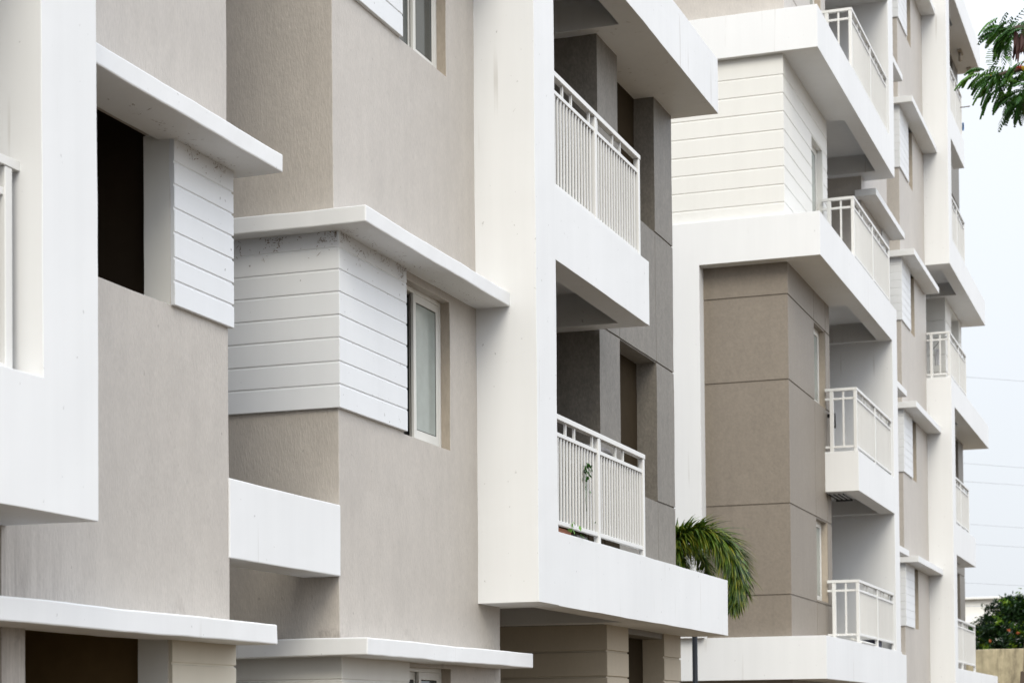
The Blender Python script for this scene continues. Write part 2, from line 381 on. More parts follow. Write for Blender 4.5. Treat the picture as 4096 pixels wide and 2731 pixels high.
# doors at the back of the balconies
for z0 in (2.95, 6.0):
    part('balcony_door', [P(-7.41, -7.36, 15.9, 18.75, z0, z0+2.55)], [M['panedk']], nb, bev=0)

def railing(parent, y0, y1, zt, zb, posts, picks, near=True, gap=.07, xr=-5.22, pret=None, label=None, sp=.0855, yh=None):
    ops = [P(xr-.03, xr+.03, y0, yh or y1, zt-.045, zt), P(xr-.015, xr+.015, y0, y1, zt-.185, zt-.15), P(xr-.018, xr+.018, y0, y1, zb+gap, zb+gap+.035)]
    if pret is not None:   # return towards the wall at y0
        ops += [P(pret, xr-.03, y0, y0+.06, zt-.045, zt), P(pret, xr-.015, y0+.015, y0+.045, zt-.185, zt-.15), P(pret, xr-.018, y0+.012, y0+.048, zb+gap, zb+gap+.035)]
    r = part('railing', ops, [M['rail']], parent, bev=.006 if near else .003, label=label)
    for yp in posts: part('post', [P(xr-.026, xr+.026, yp-.03, yp+.03, zb-.01, zt-.045)], [M['rail']], r, bev=.004)
    pk = []
    for yp in picks: pk.append((yp, zt-.15, zt-.045))
    if near:
        for yp, a, b in pk: part('picket', [P(xr-.011, xr+.011, yp-.011, yp+.011, a, b)], [M['rail']], r, bev=0)
    y = y0+.06; bal = []
    while y < y1-.05:
        if all(abs(y-q) > .045 for q in posts): bal.append(y)
        y += sp
    if near:
        for y in bal: part('baluster', [P(xr-.0092, xr+.0092, y-.0092, y+.0092, zb+gap+.03, zt-.18)], [M['rail']], r, bev=.002)
    else:
        ops = []
        for y in bal: ops.append(P(xr-.009, xr+.009, y-.009, y+.009, zb+gap+.03, zt-.18))
        for yp, a, b in pk: ops.append(P(xr-.011, xr+.011, yp-.011, yp+.011, a, b))
        part('balusters', ops, [M['rail']], r, bev=0)
    if pret is not None:
        part('post', [P(xr-.026, xr+.026, y0+.004, y0+.056, zb-.01, zt-.045)], [M['rail']], r, bev=.004)
        xm = pret+(xr-pret)*.22
        part('post', [P(xm-.03, xm+.03, y0+.004, y0+.056, zb-.01, zt-.045)], [M['rail']], r, bev=.004)
        xq = (xm+xr)/2
        part('picket', [P(xq-.014, xq+.014, y0+.016, y0+.044, zb+gap, zt-.045)], [M['rail']], r, bev=0)
    return r
railing(nb, 15.83, 18.66, 4.252, 3.243, (17.12, 18.62), (16.19, 16.44, 16.97, 17.21, 17.71, 17.96), label='white metal railing on the lowest balcony with a vine hanging through it')
railing(nb, 15.83, 18.60, 7.190, 6.185, (17.12, 18.56), (16.19, 16.44, 16.97, 17.21, 17.71, 17.96), gap=.012, label='white metal railing on the middle balcony')
railing(nb, 5.0, 7.95, 4.30, 3.267, (6.0, 7.925), (), gap=.02, xr=-5.32, yh=8.02, label='end of the white railing at the left edge')

# ================================================================== FAR BUILDING
fb = root('apartment_building', (-7.5, 40, 0), 'farther apartment block with taupe tower wall, white projecting slabs and stacked balconies', 'apartment building')
WT = [M['taupe'], M['gap'], M['boardc'], M['beigedark'], M['beige']]
H = 24
def gr(zs, y0, y1, p=True, xa=-9, ya=28.3):
    o = []
    for z in zs:
        o += [S(XF-.014, XF+.1, y0, y1, z-.012, z+.012)]
        if p: o += [S(xa-.1, XF+.1, ya-.1, ya+.014, z-.012, z+.012)]
    return o
ops = [P(-9, XF, 28.3, 31.63, 0, 8.4), P(-9, XF, 28.3, 31.63, 11.4, H, 4)] + gr([7.85, 6.605, 4.80, 3.475, 13.6, 12.4], 28.3, 31.7)
ops += [S(XF-.012, XF+.1, 30.3, 30.318, 0, 8.4), S(XF-.012, XF+.1, 31.27, 31.288, 0, 8.4)]
for z0, z1 in ((3.52, 4.79), (6.615, 7.838), (12.45, 13.58)):
    ops += [P(-7, -5.86, 30.1, 31.5, z0-.1, z1+.1, 1), P(-5.9, XF-.004, 31.24, 31.265, z0-.01, z1+.01, 3), S(-5.87, -5.6, 30.312, 31.24, z0, z1)]
part('wall', ops, WT, fb, bev=.005, label='taupe rendered tower wall scored with horizontal joints')
for z0, z1 in ((3.52, 4.79), (6.615, 7.838), (12.45, 13.58)): window(fb, 30.312, 31.24, z0, z1, dep=.10)
zs = [11.02, 10.75, 10.483, 10.215, 9.944, 9.678, 9.417, 9.156]
ops = [P(-9, XF+.003, 28.15, 31.62, 8.4, 11.4), P(-7, -5.86, 30.1, 31.4, 9.3, 10.8, 0), S(-5.87, -5.6, 30.30, 31.22, 9.35, 10.744)]
for z in zs: ops += [S(XF-.004, XF+.1, 28, 31.7, z-.012, z+.012), S(-9.1, XF+.1, 28, 28.157, z-.012, z+.012)]
part('board_cladding', ops, [M['boardc']], fb, bev=.005, label='cream horizontal boards round the tower corner')
window(fb, 30.30, 31.22, 9.35, 10.744, dep=.09)

part('balcony_frame', [
    P(-9, XO, 28.15, 35.5, 2.243, 2.866), S(-8.9, -5.37, 31.64, 34.85, 2.6, 3),
    P(-9, -6.955, 28.15, 28.33, 2.8, 2.87), P(-9, -6.955, 28.05, 28.33, 2.866, 8.33),
    P(-8.2, XO, 31.12, 34.9, 5.27, 5.905), S(-8.1, -5.37, 31.3, 34.9, 5.7, 6.1), S(-8.1, -5.42, 31.65, 34.7, 5.1, 5.55),
    P(-9, XO, 28.05, 34.9, 8.323, 8.955), S(-8.1, -5.37, 31.64, 34.9, 8.75, 9.1), S(-8.1, -5.42, 31.65, 34.72, 8.2, 8.65),
    P(-9, XO, 28.05, 35.37, 11.33, 11.95), S(-8.1, -5.37, 31.64, 34.85, 11.75, 12.1), S(-8.1, -5.42, 31.65, 34.80, 11.2, 11.65),
    P(-9, XO, 34.85, 35.4, 0, 8.955), P(-9, XO, 34.85, 35.4, 11.35, H),
    P(-9, XO, 28.05, 34.9, 17.4, 18.0), P(-8.2, XO, 31.12, 34.9, 14.35, 14.98)], [M['white']], fb, bev=.008,
    label='white slab frame with long and short balconies and an end pillar')
part('wall', [P(-9, -7.9, 31.5, 35, 0, H)], [M['grey']], fb, bev=0, label='wall behind the balconies')
for zt, zb, rs in ((12.97, 11.95, 31.15), (9.955, 8.955, 31.15), (6.915, 5.905, 31.15), (3.87, 2.866, 31.15)):
    railing(fb, rs, 34.82, zt, zb, (33.0, 34.78), (31.8, 32.1, 32.8, 33.5, 33.8, 34.4), near=False, pret=-5.70, gap=.06 if zb > 3 else .12, label='white railing on a balcony of the far block')

# beige wings with hoods beyond
ops = [P(-9, XF, 35.0, 37.98, 0, H), P(-9, -7.6, 37.9, 39.8, 0, H)]
part('wall', ops, W0, fb, bev=.005, label='beige wall just beyond the pillar')
ops = [P(-9, XF, 39.65, 43.4, 0, H)]
HZ = (4.785, 7.86, 10.90, 13.97, 17.0)
for hz in HZ:
    ops += [P(-7, -5.86, 40.7, 42.0, hz-1.3, hz-.05, 1), P(-5.9, XF-.004, 41.60, 41.63, hz-1.3, hz+.01, 3), S(-5.87, -5.6, 40.85, 41.60, hz-1.25, hz)]
part('wall', ops, W0, fb, bev=.005, label='beige wall with a column of hooded windows')
for hz in HZ:
    yh = 34.75 if abs(hz-10.9) < .1 else 35.2
    part('window_hood', [P(-5.78, -5.40, yh, 38.2, hz, hz+.12), P(-7.7, -5.4, 37.98, 38.2, hz, hz+.12)], [M['white']], fb, bev=.006)
    part('window_hood', [P(-5.78, -5.40, 39.5, 43.3, hz, hz+.125), P(-7.7, -5.4, 39.5, 39.7, hz, hz+.125)], [M['white']], fb, bev=.006)
    z0 = hz-1.25; js = [hz-.15-.155*i for i in range(7)]
    siding([P(XF-.01, XS, 37.2, 38.01, z0, hz+.01), P(-7.6, XS, 37.97, 38.01, z0, hz+.01)], js, M['board'], fb, [(XS-.005, XS+.01, 37.1, 38.1)], h=.012)
    siding([P(XF-.01, XS, 39.62, 40.86, z0, hz+.01), P(-7.6, XS, 39.62, 39.67, z0, hz+.01)], js, M['board'], fb, [(XS-.005, XS+.01, 39.5, 41), (-7.7, XS+.01, 39.6, 39.625)], h=.012)
    window(fb, 40.86, 41.60, z0+.01, hz-.02, dep=.08, split=.5, panem='pane')
part('ledge', [P(-5.9, XF+.01, 37.97, 39.67, 2.3, 2.95)], [M['white']], fb, bev=.006)

# last bay: same frame as the near block, seen edge on
lv = [(2.12, 2.78, 52.3), (5.26, 5.95, 47.6), (8.50, 9.08, 50.9), (11.54, 12.17, 50.5), (14.43, 15.06, 46.4), (17.86, 18.5, 50.2), (20.8, 21.4, 46.6)]
ops = [P(-8.2, XO, 43.3, 43.86, 0, 9.08), P(-8.2, XO, 43.3, 43.86, 11.54, H)]
for z0, z1, ye in lv:
    a, b = (z0, z1)
    ops += [P(-8, XO, 43.3 if abs(z0-11.54) < .1 else 43.5, min(ye, 46.9), a, b), P(-6.0, XO, 46.8, ye, a, b)] if ye > 48 else [P(-8, XO, 43.5, ye, a, b)]
    ops += [S(-7.9, -5.37, 43.9, 46.8, b-.2, b+.01), S(-7.9, -5.42, 43.9, 46.6, a-.01, a+.3)]
part('balcony_frame', ops, [M['white']], fb, bev=.008, label='last white frame with long slabs standing against the sky')
ops = [P(-9, XF, 46.84, 49.95, 0, 9.0), P(-9, XF, 46.84, 49.95, 11.6, H), P(-9, -7.4, 43.3, 46.9, 0, H)]
for z0, z1 in ((3.9, 5.2), (6.8, 8.45), (12.9, 14.4), (15.9, 17.8)):
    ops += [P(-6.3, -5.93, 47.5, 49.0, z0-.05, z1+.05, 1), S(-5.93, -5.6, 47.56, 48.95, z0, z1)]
for z in (5.2, 6.8, 12.9, 14.4, 15.9): ops.append(S(XF-.014, -5.6, 46.8, 50, z-.012, z+.012))
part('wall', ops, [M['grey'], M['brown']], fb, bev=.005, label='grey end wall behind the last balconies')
ops = [P(-9, XF, 46.80, 49.95, 9.0, 11.6), S(-5.95, -5.6, 47.9, 49.4, 9.1, 11.5)]
for z in (11.02, 10.6, 10.2, 9.8, 9.4): ops += [S(XF-.014, XF+.1, 46, 50, z-.014, z+.014), S(-9.1, XF+.1, 46, 46.816, z-.014, z+.014)]
part('board_cladding', ops, [M['boardc']], fb, bev=.005)
for i, (zt, zb, ye) in enumerate(((16.1, 15.06, 46.3), (13.2, 12.17, 46.5), (10.08, 9.08, 46.4), (7.0, 5.95, 46.6), (3.88, 2.78, 47.5))):
    railing(fb, 43.36 if zb == 9.08 else 43.86, ye, zt, zb, (45.0, ye-.05), (44.3, 44.6, 45.4, 45.7, 46.1), near=False, pret=-5.70 if zb == 9.08 else None, gap=.06 if zb > 3 else .14,
            label='white railing on a balcony of the last bay')

# ================================================================== SETTING
gm = vox([P(-120, 120, -60, 260, -.6, 0)]); o = link('ground', gm, [M['ground']]); tag(o, 'paved ground of the compound', 'ground', kind='structure'); del o['category']

# boundary wall
def bwall():
    o = part('boundary_wall', [P(-14, -2.62, 57, 57.25, 0, 3.66), P(-2.62, -1.6, 56.9, 57.35, 0, 3.9)], [M['conc']], None, .5, .02, .02)
    return tag(o, 'tall weathered compound wall with dark rain streaks below the flowering tree', 'boundary wall')
bwall()
o = part('concrete_post', [P(-2.69, -2.40, 30, 30.25, 0, 2.35, 1), P(-2.66, -2.40, 30, 30.25, 2.35, 3.05)], [M['conc'], M['bark']], None, .3, .01, .01)
tag(o, 'dark leaning post at the lower right edge in front of the compound wall', 'post')
for v in o.data.vertices: v.co.x += (v.co.z-1.5)*.07

# pale building far behind
db = root('distant_building', (-12, 110, 0), 'pale yellow low building far behind the flowering tree', 'building')
part('wall', [P(-16, -10.6, 110, 120, 0, 8.3), P(-14, -10.95, 109.5, 110, 6.9, 7.1), S(-13, -12.2, 109.9, 110.2, 4.0, 5.6), S(-11.8, -11.2, 109.9, 110.2, 4.0, 5.6)], [M['boardc']], db, bev=.02)
part('roof', [P(-16.2, -10.4, 109.7, 120.2, 8.3, 8.42)], [M['cream']], db, bev=.02)

# dark pole under the balcony
po = root('metal_pole', (-6.06, 24, 0), 'slim dark metal pole below the end of the lowest long balcony', 'pole')
link('shaft', tube([(-6.06, 24, 0), (-6.06, 24, 3.1)], .034, 12), M['metal'], po)
link('base', tube([(-6.06, 24, 0), (-6.06, 24, .05)], .09, 12), M['metal'], po)
link('cap', tube([(-6.06, 24, 3.1), (-6.06, 24, 3.14)], .045, 12), M['metal'], po)

# overhead wires
wires = [((-8.39, 14.5), (-6.31, 14.20), 'highest thin wire crossing the sky beside the far block'),
    ((-8.46, 11.27), (-6.35, 10.99), 'second highest wire crossing the sky beside the far block'),
    ((-8.46, 10.585), (-6.36, 10.34), 'third wire from the top, just under the second'),
    ((-8.30, 8.98), (-6.39, 8.77), 'fourth wire from the top, just above the fifth'),
    ((-8.12, 8.23), (-6.40, 8.05), 'fifth wire from the top, just under the fourth'),
    ((-8.37, 6.79), (-6.42, 6.63), 'lowest wire clear of the tree top'),
    ((-8.35, 5.93), (-6.42, 5.85), 'wire passing behind the flowering tree top')]
for (x0, z0), (x1, z1), lab in wires:
    s = (z1-z0)/(x1-x0); pts = []
    for i in range(25):
        x = -24+i*2.0; zz = z0+(x-x0)*s+.0009*((x+7)**2)
        pts.append((x, 75, zz))
    tag(link('power_cable', tube(pts, .011, 5), M['cable']), lab, 'wire', 'overhead wires against the sky')

# ------------------------------------------------------------------ foliage
M['palm1'] = leafmat('palm_leaflet', (.02, .055, .005), (.12, .21, .018), .38, 5, .2)
M['palm2'] = leafmat('palm_leaflet_tip', (.12, .19, .015), (.30, .30, .03), .4, 5, .3)
M['fern1'] = leafmat('feathery_leaflet', (.018, .07, .010), (.07, .21, .022), .5, 4, .25)
M['fern2'] = leafmat('fresh_feathery_leaflet', (.07, .19, .02), (.16, .33, .04), .5, 4, .35)
M['bush1'] = leafmat('dark_leaf', (.005, .020, .005), (.020, .065, .010), .55, 2.5, .15)
M['bush2'] = leafmat('young_leaf', (.07, .20, .012), (.28, .40, .03), .5, 4, .3)
M['orange'] = plain('orange_blossom', (.62, .15, .05), .6)
M['pod'] = plain('dry_pod', (.055, .014, .010), .55)
M['red'] = plain('red_blossom', (.55, .05, .02), .6)
M['yellow'] = plain('yellow_bud', (.75, .45, .03), .6)

def bez(p, t):
    p = [Vector(q) for q in p]
    while len(p) > 1: p = [a.lerp(b, t) for a, b in zip(p[:-1], p[1:])]
    return p[0]
def spline(pts, t):
    n = len(pts)-1; f = min(t*n, n-1e-6); i = int(f); u = f-i
    p = [Vector(pts[max(0, min(n, i+k))]) for k in (-1, 0, 1, 2)]
    return .5*((2*p[1])+(-p[0]+p[2])*u+(2*p[0]-5*p[1]+4*p[2]-p[3])*u*u+(-p[0]+3*p[1]-3*p[2]+p[3])*u*u*u)
def blade(q, mi, base, d, ln, wd, droop, m, nseg=4):
    side = d.cross(Vector((random.uniform(-.4, .4), random.uniform(-.4, .4), 1))).normalized()
    prev = None; p = base.copy(); dd = d.copy()
    for i in range(nseg+1):
        t = i/nseg; wv = wd*(1-t**1.6)*(.55+.45*min(1, t*4))+.0006
        cur = (p-side*wv/2, p+side*wv/2)
        if prev: q.append((prev[0], prev[1], cur[1], cur[0])); mi.append(m if t < .85 or m else (1 if random.random() < .25 else 0))
        prev = cur; dd = (dd+Vector((0, 0, -droop))).normalized(); p = p+dd*ln/nseg
def frond(pts, n, ln, wd, droop=.28, spread=1.0):
    q = []; mi = []
    for i in range(n):
        t = .03+.97*i/n; p = spline(pts, t); tg = (spline(pts, min(1, t+.02))-spline(pts, max(0, t-.02))).normalized()
        u = tg.cross(Vector((0, 0, 1)));
        if u.length < .1: u = tg.cross(Vector((1, 0, 0)))
        u.normalize(); v_ = u.cross(tg)
        for s in (-1, 1):
            for lay in range(3):
                a = random.uniform(-.9, 1.15)
                d = (u*s*math.cos(a)*spread+v_*math.sin(a)*.9+tg*random.uniform(.55, .95)).normalized()
                l_ = ln*(.45+.75*math.sin(math.pi*(.12+.8*t)))*random.uniform(.75, 1.15)
                blade(q, mi, p, d, l_, wd*random.uniform(.7, 1.2), droop*random.uniform(.6, 1.3), 1 if random.random() < .28 else 0)
    return q, mi
pt = root('palm_tree', (-6.75, 24.0, 0), 'palm with arching plume-like fronds rising behind the lowest long balcony', 'palm tree')
trk = [(-6.78, 24.1, 0), (-6.74, 24.05, 1.2), (-6.72, 24, 2.3), (-6.70, 24, 2.9)]
link('trunk', tube(trk, [.12, .085, .08, .07], 12), M['bark'], pt)
link('crown_shaft', tube([(-6.70, 24, 2.9), (-6.68, 24, 3.3), (-6.64, 24, 3.6)], [.075, .07, .04], 12), M['palm1'], pt)
FR = [([(-6.64, 24, 3.5), (-6.35, 23.95, 3.88), (-6.02, 23.9, 4.00), (-5.72, 23.85, 3.92), (-5.53, 23.82, 3.68), (-5.46, 23.8, 3.36), (-5.52, 23.8, 3.12)], 300, .40, .032, .24),
      ([(-6.64, 24, 3.45), (-6.35, 24.3, 3.86), (-6.12, 24.55, 3.80), (-6.03, 24.7, 3.5), (-6.0, 24.75, 3.10)], 130, .24, .020, .2),
      ([(-6.64, 24, 3.5), (-6.42, 24.4, 4.02), (-6.20, 24.8, 4.10), (-6.0, 25.1, 4.0)], 45, .20, .016, .2),
      ([(-6.64, 24, 3.5), (-6.45, 24.0, 3.80), (-6.25, 23.9, 3.82), (-6.16, 23.85, 3.6)], 55, .34, .022, .35),
      ([(-6.66, 24, 3.5), (-7.1, 24.3, 4.1), (-7.6, 24.6, 4.0), (-7.9, 24.8, 3.5)], 70, .36, .024, .28),
      ([(-6.66, 24, 3.5), (-6.9, 25.0, 4.2), (-7.1, 25.7, 3.9), (-7.2, 26.2, 3.3)], 70, .36, .024, .28),
      ([(-6.66, 24, 3.5), (-6.95, 23.4, 4.0), (-7.2, 22.9, 3.9), (-7.4, 22.5, 3.4)], 70, .36, .024, .28)]
for pts, n, ln, wd, dr in FR:
    q, mi = frond(pts, n, ln, wd, dr)
    f = link('frond', polys(q, mi), [M['palm1'], M['palm2']], pt)
    link('midrib', tube([spline(pts, i/20) for i in range(21)], [.014*(1-i/24) for i in range(21)], 6), M['palm1'], f)

# feathery tree, upper right: trunk stands outside the picture
ft = root('feathery_tree', (.6, 14.5, 0), 'tree with fine feathery leaves and dark pods hanging in at the upper right corner', 'tree')
link('trunk', tube([(.6, 14.5, 0), (.55, 14.45, 2.2), (.35, 14.3, 4.2), (.2, 14.1, 5.6)], [.2, .17, .13, .09], 12), M['bark'], ft)
def leaf(q, mi, base, d, ln, droop, npin, pl, m):
    """twice-divided leaf: a drooping stalk, paired side stalks, each a comb of small leaflets"""
    p = base.copy(); dd = d.normalized(); st = ln/npin
    sd = dd.cross(Vector((0, 0, 1)))
    if sd.length < .1: sd = Vector((1, 0, 0))
    sd.normalize()
    for i in range(npin):
        t = i/(npin-1); nx = p+dd*st
        w2 = Vector((0, 0, .0012)); q.append((p-w2, p+w2, nx+w2, nx-w2)); mi.append(m)
        for s in (-1, 1):
            pd = (sd*s*.85+dd*.6+Vector((0, 0, -.12-.25*random.random()))).normalized()
            l = pl*math.sin(math.pi*(.22+.68*t))*random.uniform(.85, 1.1)
            pp = p.copy(); nl = 11
            for k in range(nl):
                n2 = pp+pd*l/nl
                lw = .0065*math.sin(math.pi*(.15+.75*k/nl))
                c = pd.cross(Vector((0, 0, 1))); c = (c.normalized() if c.length > .05 else Vector((1, 0, 0)))
                for s2 in (-1, 1):
                    tip = pp+c*s2*lw+pd*.004+Vector((0, 0, -.003))
                    q.append((pp-pd*.0017, tip-pd*.0016, tip+pd*.0016, pp+pd*.0017)); mi.append(m)
                pd = (pd+Vector((0, 0, -.05))).normalized(); pp = n2
        dd = (dd+Vector((0, 0, -droop/npin))).normalized(); p = nx
limbs = [([(.2, 14.1, 5.6), (-.3, 13.7, 5.95), (-.75, 13.3, 6.08), (-1.02, 13.1, 6.10), (-1.18, 13.0, 6.06)], .05),
         ([(.2, 14.1, 5.5), (-.35, 13.6, 5.72), (-.8, 13.2, 5.80), (-1.05, 13.0, 5.80), (-1.22, 12.95, 5.76)], .045),
         ([(.2, 14.1, 5.4), (-.3, 13.6, 5.58), (-.75, 13.2, 5.66), (-1.0, 13.05, 5.64), (-1.10, 13.0, 5.60)], .04),
         ([(.2, 14.1, 5.6), (-.2, 14.4, 6.6), (-.6, 14.6, 7.3), (-1.1, 14.7, 7.7)], .05),
         ([(.2, 14.1, 5.6), (.6, 13.6, 6.6), (1.2, 13.3, 7.3), (1.9, 13.1, 7.6)], .05),
         ([(.2, 14.1, 5.5), (.5, 14.8, 6.4), (.8, 15.6, 7.0), (1.2, 16.4, 7.2)], .05),
         ([(.2, 14.1, 5.3), (.9, 13.8, 5.9), (1.6, 13.9, 6.3), (2.3, 14.0, 6.4)], .045)]
q = []; mi = []
for i, (pts, r) in enumerate(limbs):
    link('branch', tube([spline(pts, k/14) for k in range(15)], [r*(1-k/16)+.003 for k in range(15)], 7), M['bark'], ft)
    cnt = 62 if i < 3 else 45
    for k in range(cnt):
        t = (.50+.5*random.random()**.8) if i < 3 else random.uniform(.35, 1)
        b = spline(pts, t)+Vector((random.uniform(-.10, .06), random.uniform(-.16, .16), random.uniform(-.07, .06)))
        d = Vector((random.uniform(-1.1, .25), random.uniform(-.8, .8), random.uniform(-.75, .25))) if i < 3 else Vector((random.uniform(-1, 1), random.uniform(-1, 1), random.uniform(-.6, .5)))
        b = b if i < 3 else b+Vector((random.uniform(-.3, .3), random.uniform(-.3, .3), random.uniform(-.3, .3)))
        leaf(q, mi, b, d, random.uniform(.11, .19) if i < 3 else random.uniform(.25, .35), random.uniform(.7, 1.9), 9 if i < 3 else 8, random.uniform(.026, .042) if i < 3 else .07, 1 if (random.random() < .22) else 0)
# the sprays that reach farthest to the left
for b, d, l_, m_ in (((-1.34, 13, 5.80), (-1, 0, .10), .20, 1), ((-1.32, 13, 5.76), (-1, 0, -.35), .20, 0), ((-1.30, 13, 5.72), (-.8, 0, -.7), .20, 0), ((-1.36, 13, 5.80), (-.7, 0, -.2), .16, 1), ((-1.22, 13, 6.02), (-.8, 0, -.6), .22, 0), ((-1.25, 13, 5.64), (-.6, 0, -.8), .2, 0), ((-1.20, 13, 6.06), (-1, 0, .10), .22, 0), ((-1.18, 13, 6.10), (-.9, .1, .35), .16, 1), ((-1.2, 13, 6.04), (-.7, 0, -.55), .22, 0), ((-1.22, 13, 5.78), (-1, 0, .18), .26, 1),
    ((-1.24, 13, 5.74), (-1, 0, -.25), .26, 1), ((-1.2, 13, 5.74), (-.8, 0, -.8), .24, 0), ((-1.22, 13, 5.78), (-1, .1, .45), .22, 0), ((-1.12, 13, 5.64), (-.9, 0, -.5), .24, 0), ((-1.1, 13, 5.62), (-.5, 0, -.9), .22, 0),
    ((-1.14, 13, 5.66), (-1, 0, -.1), .24, 0), ((-1.06, 13, 5.62), (-.2, 0, -1), .20, 0), ((-1.30, 12.98, 5.80), (-.9, .1, .15), .20, 0), ((-1.26, 13.02, 5.70), (-.7, 0, -.6), .22, 0)):
    for kk in range(2):
        dd_ = Vector(d)+Vector((random.uniform(-.25, .25), random.uniform(-.4, .4), random.uniform(-.3, .3)))
        b2_ = Vector(b)+Vector((random.uniform(-.03, .05), random.uniform(-.05, .05), random.uniform(-.03, .03)))
        leaf(q, mi, b2_, dd_, l_*random.uniform(.55, .9), 1.5, 12, .036, m_)
link('crown', polys(q, mi), [M['fern1'], M['fern2']], ft)
def pod(b, l_, sw, ang):
    n = 8; q = []
    for i in range(n):
        t0, t1 = i/n, (i+1)/n
        def pt_(t, s): 
            wv = .011*math.sin(math.pi*min(1, .08+t*.9))+.001
            return Vector(b)+Vector((sw*t*t+s*wv*math.cos(ang), s*wv*math.sin(ang), -l_*t))
        q.append((pt_(t0, -1), pt_(t0, 1), pt_(t1, 1), pt_(t1, -1)))
    me = polys(q); bm = bmesh.new(); bm.from_mesh(me); bmesh.ops.solidify(bm, geom=bm.faces[:], thickness=.003); bm.to_mesh(me); bm.free(); return me
for k in range(17):
    bx = -1.095+random.uniform(-.035, .06); by = 13+random.uniform(-.05, .05)
    link('pod', pod((bx, by, 6.04+random.uniform(-.03, .03)), random.uniform(.11, .19), random.uniform(-.06, .02), random.uniform(-.6, .6)), M['pod'], ft)
for k in range(5):
    link('pod', pod((-1.05+random.uniform(-.03, .05), 13, 5.62+random.uniform(-.03, .02)), random.uniform(.1, .16), random.uniform(-.02, .02), random.uniform(-.6, .6)), M['pod'], ft)
def tuft(c, n, r, size):
    q = []
    for _ in range(n):
        d = Vector((random.gauss(0, 1), random.gauss(0, 1), random.gauss(0, 1))).normalized()
        p = Vector(c)+d*r*random.random()**.5; a = d.cross(Vector((.3, .5, .8))).normalized()*size; b = d.cross(a).normalized()*size
        q.append((p-a, p-b*.6, p+a, p+b*.6))
    return q
for c, mt_ in (((-1.09, 12.95, 5.80), 'red'), ((-1.06, 12.95, 5.79), 'yellow'), ((-1.05, 12.97, 5.83), 'red')):
    link('blossom', polys(tuft(c, 45, .022, .007)), M[mt_], ft)
link('bud', polys(tuft((-1.27, 12.98, 5.775), 20, .006, .004)), M['yellow'], ft)

# flowering tree behind the compound wall
bt = root('flowering_tree', (-4.6, 60.5, 0), 'dark round-topped tree with orange blossom behind the compound wall', 'tree')
link('trunk', tube([(-4.6, 60.5, 0), (-4.7, 60.5, 1.5), (-4.6, 60.5, 2.8)], [.22, .17, .12], 10), M['bark'], bt)
for a, b in (((-4.6, 60.5, 2.6), (-6.3, 60.3, 4.0)), ((-4.6, 60.5, 2.7), (-5.3, 60.2, 4.9)), ((-4.6, 60.5, 2.6), (-3.2, 60.6, 4.6)), ((-4.6, 60.5, 2.5), (-4.4, 61.3, 4.6))):
    link('branch', tube([a, Vector(a).lerp(Vector(b), .5)+Vector((0, 0, .15)), b], [.09, .06, .03], 7), M['bark'], bt)
lobes = [(-6.55, 60.2, 3.75, .55), (-6.25, 60.2, 4.35, .5), (-5.75, 60.1, 4.85, .5), (-5.45, 60.2, 5.05, .42), (-5.2, 60.3, 4.95, .45), (-4.9, 60.3, 4.75, .55), (-5.7, 59.9, 4.1, .75), (-4.9, 59.9, 4.0, .8),
         (-4.2, 60.2, 4.4, .7), (-3.5, 60.4, 4.1, .75), (-4.3, 60.8, 3.6, .9), (-5.9, 60.6, 3.5, .8), (-6.9, 60.6, 3.3, .5), (-5.2, 60.0, 3.3, .7), (-3.2, 60.7, 3.4, .7)]
q = []; mi = []
for (x, y, z, r) in lobes:
    clumps = []
    for _ in range(int(190*r)):
        d = Vector((random.gauss(0, 1), random.gauss(0, 1), random.gauss(0, 1))).normalized()
        clumps.append((Vector((x, y, z))+Vector((d.x, d.y, d.z*.8))*r*(random.random()**.35), d))
    for c, d in clumps:
        fresh = random.random() < .16
        for _ in range(15):
            p = c+Vector((random.gauss(0, .07), random.gauss(0, .07), random.gauss(0, .055)))
            u = (d*.5+Vector((random.gauss(0, .7), random.gauss(0, .7), random.gauss(0, .5)))).normalized()*random.uniform(.055, .095)
            v_ = u.cross(Vector((random.random(), random.random(), random.random()+.2))).normalized()*random.uniform(.018, .03)
            q.append((p-u, p+v_, p+u, p-v_)); mi.append(1 if fresh else 0)
link('crown', polys(q, mi), [M['bush1'], M['bush2']], bt)
for c in ((-6.06, 59.2, 3.98), (-5.50, 59.1, 4.28), (-5.27, 59.3, 4.20)):
    link('blossom', polys(tuft(c, 24, .06, .020)), M['orange'], bt)

# ------------------------------------------------------------------ things on the balconies
def leafy(c, n, r, s, squash=1.0):
    q = []
    for _ in range(n):
        p = Vector(c)+Vector((random.gauss(0, r), random.gauss(0, r), random.gauss(0, r*squash)))
        a = random.uniform(0, 6.28); u = Vector((math.cos(a)*.5, math.sin(a), random.uniform(-.7, .2))).normalized()*s*random.uniform(.6, 1.2)
        v_ = u.cross(Vector((1, .2, .3))).normalized()*s*.62
        q.append((p, p+u*.45+v_, p+u, p+u*.45-v_))
    return q
M['vine'] = leafmat('vine_leaf', (.012, .06, .008), (.06, .20, .02), .4, 14, .25)
M['vine2'] = leafmat('fresh_vine_leaf', (.10, .28, .03), (.20, .42, .06), .45, 14, .4)
vn = root('climbing_plant', (-5.2, 16.7, 3.6), 'small green vine poking through the railing bars of the lowest balcony', 'plant')
link('stem', tube([(-5.26, 16.72, 3.90), (-5.185, 16.68, 3.90), (-5.18, 16.66, 3.75), (-5.183, 16.665, 3.6), (-5.18, 16.67, 3.5)], .0035, 5), M['vine'], vn)
q = []
for z, n, s in ((3.92, 9, .034), (3.88, 11, .038), (3.84, 11, .038), (3.80, 6, .034), (3.69, 3, .024), (3.53, 3, .022)):
    q += leafy((-5.175, 16.68+(z-3.8)*.25, z), n, .018, s)
